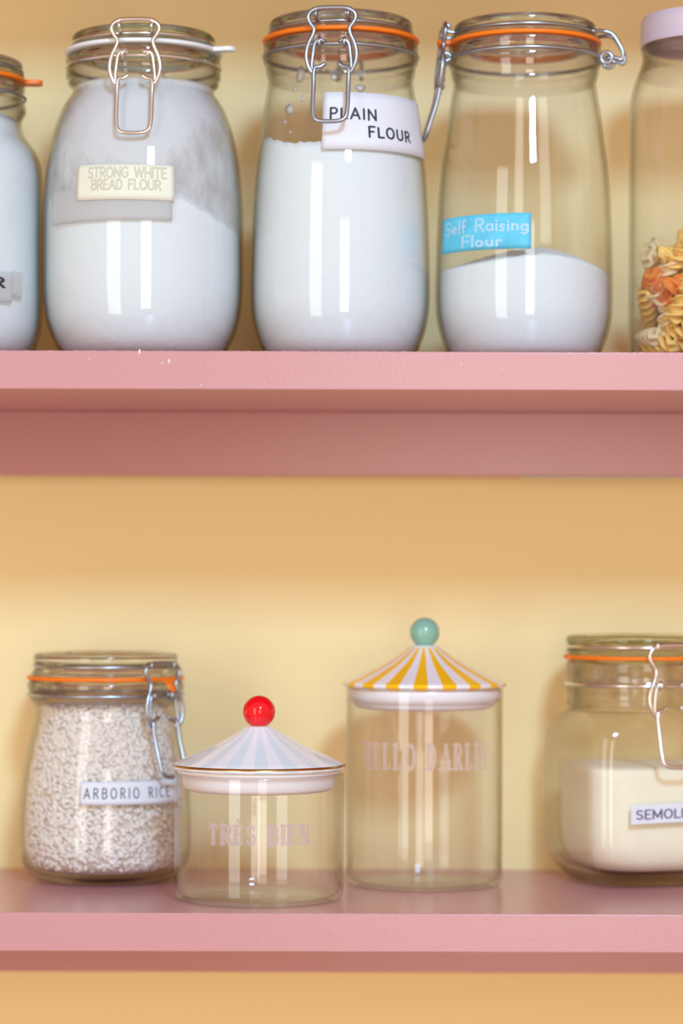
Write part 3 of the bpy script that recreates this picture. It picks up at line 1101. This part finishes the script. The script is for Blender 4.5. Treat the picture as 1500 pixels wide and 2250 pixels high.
# -- lower shelf ----------------------------------------------------
# rice
j6 = Jar(233, 1.995, ZL, [(164, 1495), (170, 1500), (171, 1512), (168, 1521), (168, 1530), (165, 1538), (158, 1546), (155, 1556), (155, 1578), (158, 1592), (164, 1618), (172, 1655), (180, 1700), (185, 1745), (187.5, 1800), (188, 1850), (186, 1876), (179, 1900), (166, 1918), (152, 1928)], 143)
t6, b6 = clip_jar('jar of rice at left on the lower shelf, clasp at its right', j6, radians(47), 1526, 1490, 1464, 1436, 158, 172, 168, M['orange'], M['steel'], M['lidglass'], M['glass'], M['collar'], 1550, tab=(radians(58), 0.0050, 0.0055), droop=0.008, wr=0.00135, up=1.0)
lb = j6.patch(178, 398, 1718, 1769, off=0.0008, n=40).build('paper_label', M['paper'], t6)
part_label(lb, 'white strip label with grey capitals')
j6.text('ARBORIO RICE', 187, 371, 1733, 1755, off=0.0011, weight=0.13, track=0.40, xs=0.85).build('lettering', M['greyink'], lb)


def rice():
    rnd = np.random.RandomState(4)
    ztop = j6.zl(1552)
    core = contents(j6, lambda x, y: ztop - 0.003, gap=0.0072, tb=0.008)
    # grain template
    seg, rings = 6, 5
    tv = [(0, 0, -1)]
    for i in range(1, rings):
        a = -pi / 2 + pi * i / rings
        for k in range(seg):
            b = 2 * pi * k / seg
            tv.append((cos(a) * cos(b), cos(a) * sin(b), sin(a)))
    tv.append((0, 0, 1))
    tv = np.array(tv)
    tf = []
    for k in range(seg):
        tf.append((0, 1 + (k + 1) % seg, 1 + k))
        for i in range(rings - 2):
            a, b = 1 + i * seg + k, 1 + i * seg + (k + 1) % seg
            tf.append((a, b, b + seg, a + seg))
        tf.append((len(tv) - 1, 1 + (rings - 2) * seg + k, 1 + (rings - 2) * seg + (k + 1) % seg))
    out_v, out_f = [], []
    N = 8200
    off = 0
    for i in range(N):
        if i < N * 0.93:
            z = rnd.uniform(0.0118, ztop)
            a = rnd.uniform(0, 2 * pi)
            depth = rnd.uniform(0.0, 0.0026)
            r = min(j6.R(z), j6.R(z + 0.0035), j6.R(z - 0.0035)) - 0.0048 - depth
            if z < 0.020:
                q = (z - 0.008) / 0.012
                r -= (1 - sqrt(max(0, 1 - (1 - q) ** 2))) * 0.008
            nrm = np.array([cos(a), sin(a), 0]); tan = np.array([-sin(a), cos(a), 0]); upv = np.array([0, 0, 1.0])
            p = nrm * r + upv * z
        else:
            a = rnd.uniform(0, 2 * pi); r = (j6.R(ztop) - 0.0085) * sqrt(rnd.uniform(0, 1))
            p = np.array([r * cos(a), r * sin(a), ztop + rnd.uniform(-0.003, 0.001)])
            nrm = np.array([0, 0, 1.0]); tan = np.array([1.0, 0, 0]); upv = np.array([0, 1.0, 0])
        th = rnd.normal(-0.5, 0.75)
        d = cos(th) * tan + sin(th) * upv + nrm * rnd.uniform(-0.25, 0.25)
        d /= np.linalg.norm(d)
        e2 = np.cross(d, nrm); e2 /= np.linalg.norm(e2)
        e3 = np.cross(d, e2)
        L = rnd.uniform(0.0023, 0.0029); Wd = rnd.uniform(0.0013, 0.0017)
        V = p + tv[:, 2:3] * d * L + tv[:, 0:1] * e2 * Wd + tv[:, 1:2] * e3 * Wd * 0.8
        out_v.append(V)
        out_f.extend([tuple(k + off for k in f) for f in tf])
        off += len(tv)
    V = np.concatenate(out_v)
    base = len(V)
    verts = [tuple(p) for p in V] + core.v
    faces = out_f + [tuple(k + base for k in f) for f in core.f]
    mb = MB(); mb.v = verts; mb.f = faces
    o = mb.build('rice_grains', M['rice'], None, loc=j6.loc, normals=False)
    o.data.materials.append(M['ricecore'])
    idx = [0] * len(out_f) + [1] * len(core.f)
    o.data.polygons.foreach_set('material_index', idx)
    return o


tag(rice(), 'white rice grains filling the jar with the strip label', 'rice', kind='stuff')

# semolina, square jar turned a little
JA = radians(16)
j7 = Jar(1410, 1.998, ZL, [(160, 1447), (165, 1451), (166, 1470), (164, 1480), (164, 1490), (166, 1498), (166, 1512), (161, 1520), (161, 1530), (165, 1538), (165, 1546), (160, 1553), (170, 1562)], 140)
t7 = thing('clip_top_jar', 'square-sided jar of semolina, cut by the right edge', 'jar', j7.loc)


def sq_ring(a, rc, n=12):
    """rounded square outline, half side a, corner radius rc, turned by JA"""
    pts = []
    for q in range(4):
        cx = (a - rc) * (1 if q in (0, 3) else -1)
        cy = (a - rc) * (1 if q in (0, 1) else -1)
        for k in range(n + 1):
            t_ = pi / 2 * q + pi / 2 * k / n
            pts.append((cx + rc * cos(t_), cy + rc * sin(t_)))
        # straight side is slightly bowed
    return [(x * cos(JA) - y * sin(JA), x * sin(JA) + y * cos(JA)) for x, y in pts]


def sq_loft(levels, n=12):
    """levels: (half side, corner radius, z)"""
    vs, fs = [], []
    m_ = 4 * (n + 1)
    for a, rc, z in levels:
        rc = min(rc, a)
        for x, y in sq_ring(a, rc, n):
            vs.append((x, y, z))
    for i in range(len(levels) - 1):
        for k in range(m_):
            l = (k + 1) % m_
            fs.append((i * m_ + k, i * m_ + l, (i + 1) * m_ + l, (i + 1) * m_ + k))
    return MB().add(vs, fs)


s = j7.s
z = j7.zl
outer = [(0.4 * s, 0.4 * s, 0.0022), (128 * s, 60 * s, 0.0010), (136 * s, 60 * s, 0.0022), (146 * s, 58 * s, z(1916)), (158 * s, 56 * s, z(1902)), (168 * s, 53 * s, z(1882)), (173 * s, 51 * s, z(1860)), (174.5 * s, 50 * s, z(1830)),
         (175 * s, 50 * s, z(1740)), (174.5 * s, 50 * s, z(1640)), (173 * s, 52 * s, z(1612)), (169 * s, 60 * s, z(1590)), (162 * s, 85 * s, z(1572)), (158 * s, 130 * s, z(1560)), (158 * s, 158 * s, z(1552)),
         (163 * s, 163 * s, z(1546)), (165 * s, 165 * s, z(1538)), (161 * s, 161 * s, z(1530)), (161 * s, 161 * s, z(1521)), (166 * s, 166 * s, z(1512)), (166 * s, 166 * s, z(1498)), (164 * s, 164 * s, z(1490)), (164 * s, 164 * s, z(1480)), (166 * s, 166 * s, z(1470)), (165 * s, 165 * s, z(1451)), (160 * s, 160 * s, z(1447))]
inner = [(150 * s, 150 * s, z(1449)), (150 * s, 150 * s, z(1550)), (152 * s, 120 * s, z(1562)), (156 * s, 80 * s, z(1580)), (161 * s, 55 * s, z(1600)), (163 * s, 42 * s, z(1640)), (164 * s, 40 * s, z(1740)), (163 * s, 42 * s, z(1830)),
         (160 * s, 45 * s, z(1862)), (150 * s, 50 * s, z(1886)), (136 * s, 54 * s, z(1900)), (120 * s, 60 * s, z(1906)), (0.4 * s, 0.4 * s, z(1908))]
lv = [tuple(p) for p in spline([np.array(p) for p in outer[1:]], 3)]
li = [tuple(p) for p in spline([np.array(p) for p in inner], 3)]
b7 = sq_loft([outer[0]] + lv + li, 14).build('glass_body', M['glass'], t7)
b7.data.materials.append(M['collar'])
b7.data.polygons.foreach_set('material_index', [1 if (p.center.z > z(1560) or p.center.z < z(1900)) else 0 for p in b7.data.polygons])
clip_fittings(t7, 165 * s, z(1500), z(1441), z(1418), z(1394), 166 * s, 172 * s, JA, M['orange'], M['chrome'], M['lidgreen'], tab=(radians(-76), 0.0010, 0.006), wr=0.00135, up=1.22, wide=1.10)
zt7 = z(1680)
lv = [(0.4 * s, 0.4 * s, z(1903)), (104 * s, 80 * s, z(1902)), (122 * s, 84 * s, z(1897)), (139 * s, 86 * s, z(1882)), (149 * s, 84 * s, z(1858)), (153 * s, 82 * s, z(1830)), (154 * s, 80 * s, z(1740)), (154 * s, 80 * s, zt7 - 0.001)]
lv = [tuple(p) for p in spline([np.array(p) for p in lv], 4)] + [(150 * s, 78 * s, zt7 + 0.0006), (126 * s, 66 * s, zt7 + 0.0022), (88 * s, 46 * s, zt7 + 0.0012), (50 * s, 26 * s, zt7 + 0.0024), (0.4 * s, 0.4 * s, zt7 + 0.002)]
o = sq_loft(lv, 14).build('semolina', M['semolina'], None, loc=j7.loc)
tag(o, 'cream semolina half filling the square-sided jar', 'semolina', kind='stuff')
# flat label on the front face
fn = np.array([sin(JA), -cos(JA)]); ft = np.array([cos(JA), sin(JA)])
af = 175 * s


def face(u, h, off):
    p = fn * (af + off) + ft * u
    return (p[0], p[1], h)


def face_z(y):
    return ZC + (HOR - y) * (1.998 - af) / FPX - ZL


u0 = -96 * s; u1 = 96 * s
mb = MB()
vs = [face(u0, face_z(1808), .0006), (face(u1, face_z(1802), .0006)), face(u1, face_z(1760), .0006), face(u0, face_z(1766), .0006)]
vs += [face(u0, face_z(1808), .0008), (face(u1, face_z(1802), .0008)), face(u1, face_z(1760), .0008), face(u0, face_z(1766), .0008)]
lb = mb.add(vs, [(0, 1, 2, 3), (7, 6, 5, 4), (0, 4, 5, 1), (1, 5, 6, 2), (2, 6, 7, 3), (3, 7, 4, 0)]).build('paper_label', M['paper'], t7, smooth=False)
part_label(lb, 'white label with violet grey capitals')
st, wd = text_strokes('SEMOLINA', weight=0.17, track=0.17)
vs, fs = strokes_mesh(st, 0.035)
zt_, zb_ = face_z(1778), face_z(1797)
tw = 152 * s
MB().add([face(-84 * s + tw * (u / wd), zb_ + (zt_ - zb_) * v + 0.0011 * (u / wd), .0009) for u, v in vs], fs).build('lettering', M['purpleink'], lb)


# -- canisters with tent-shaped porcelain lids ------------------------
def canister(label, c, D, rbody, ytop, cone, rimr, rimy, knob, stripes, knobm, text, gold, plug, etch):
    s = D / FPX
    x = (c - 750) * s
    zl = lambda y: ZC + (HOR - y) * s - ZL
    t = thing('lidded_canister', label, 'canister', (x, D, ZL))
    R_ = rbody * s
    zt = zl(ytop)
    th = 0.0016
    pr = [(1e-5, 0.0012), (R_ * 0.90, 0.0008), (R_ - 0.004, 0.0006), (R_ - 0.0016, 0.0016), (R_ - 0.0004, 0.0038), (R_, 0.0070), (R_, zt * 0.3), (R_, zt * 0.7), (R_, zt - 0.002), (R_ + 0.0003, zt - 0.0007), (R_ - th * 0.5, zt), (R_ - th - 0.0003, zt - 0.0007), (R_ - th, zt - 0.002),
          (R_ - th, zt * 0.7), (R_ - th, zt * 0.3), (R_ - th, 0.0085), (R_ - th - 0.0012, 0.0054), (R_ - th - 0.004, 0.0036), (R_ * 0.84, 0.0030), (1e-5, 0.0030)]
    b = MB().lathe(pr, 160).build('glass_body', M['fine'], t)
    # lettering on the glass
    txt, x0, x1, yt, yb, tm = text
    d = D - R_
    f = lambda X: asin(max(-.99, min(.99, ((X - 750) * (D - R_ * cos(asin(max(-.9, min(.9, (X - c) / rbody))))) / FPX - x) / R_)))
    a0, a1 = f(x0), f(x1)
    zt_ = ZC + (HOR - yt) * d / FPX - ZL; zb_ = ZC + (HOR - yb) * d / FPX - ZL
    st, wd = text_strokes(txt, style='slab', weight=tm, track=0.13, xs=text_xs)
    vs, fs = strokes_mesh(st, 0.03)
    MB().add([((R_ + .0002) * sin(a0 + (a1 - a0) * u / wd), -(R_ + .0002) * cos(a0 + (a1 - a0) * u / wd), zb_ + (zt_ - zb_) * v) for u, v in vs], fs).build('printed_lettering', etch, b)
    # lid
    zr = zl(rimy)
    rr = rimr * s
    cp = [(r * s, zl(y)) for r, y in cone]
    prof = [(1e-5, cp[0][1])] + cp + [(rr - 0.0006, zr + 0.0006), (rr, zr - 0.0002), (rr, zr - 0.0013), (rr - 0.0008, zr - 0.0024), (rr - 0.003, zr - 0.0030), (R_ - 0.004, zr - 0.0032), (R_ - 0.0055, zr - 0.006), (R_ - 0.010, zr - 0.004), (1e-5, zl(cone[0][1]) - 0.004)]
    lid = MB().lathe(prof, 160).build('lid', stripes, t, angle=60)
    lid.location = (0, 0, 0)
    if gold:
        MB().lathe([(rr + 0.00015, zr - 0.0006), (rr + 0.00015, zr - 0.0001), (rr - 0.0004, zr + 0.0005), (rr - 0.0012, zr + 0.0010)], 160).build('gilt_rim', gold, lid)
    kx, ky, kr = knob
    kb = MB().sphere((0, 0, zl(ky)), kr * s, 48, 32, z0=-0.86)
    kb.lathe([(kr * s * 0.51, zl(ky) - kr * s * 0.86), (kr * s * 0.55, zl(ky) - kr * s * 0.97)] if False else [(1e-5, zl(ky) - kr * s * 0.86), (kr * s * 0.512, zl(ky) - kr * s * 0.86)], 48)
    kb.build('knob', knobm, lid)
    pp = [(r * s, zl(y)) for r, y in plug]
    MB().lathe([tuple(p) for p in spline([np.array(p) for p in pp], 3)], 128).build('sealing_plug', M['seal'], lid)
    return t


text_xs = 0.80
canister('short empty glass canister with red knob, on the lower shelf', 570, 1.879, 186, 1697,
         [(27, 1596), (30, 1598), (48, 1609), (77, 1626), (108, 1641), (138, 1655), (168, 1669), (184, 1676)], 190.5, 1681, (568, 1564, 35.5),
         striped('pale_blue_striped_porcelain', (222, 237, 248), (240, 246, 253), 18, 0.06, 0.010), M['red'], ('TRÈS BIEN', 460, 682, 1816, 1856, 0.135), M['gold'],
         [(176, 1688), (180, 1694), (176, 1700), (169, 1708), (167, 1720), (163, 1730), (154, 1736), (142, 1737)], M['etch'])
text_xs = 0.55
canister('tall empty glass canister with yellow striped lid and green knob', 933, 1.972, 172, 1511,
         [(27, 1417), (31, 1420), (55, 1437), (91, 1458), (136, 1479), (160, 1490), (174, 1496)], 180.5, 1500, (926, 1389, 33),
         striped('yellow_striped_porcelain', (255, 198, 0), (240, 240, 248), 18, radians(-4.3), 33 * 1.972 / FPX), M['mint'], ("HELLO DARLIN'", 800, 1076, 1637, 1690, 0.105), None,
         [(158, 1504), (165, 1512), (168, 1517), (167, 1530), (163, 1538), (156, 1544), (150, 1552), (138, 1556)], M['etch2'])
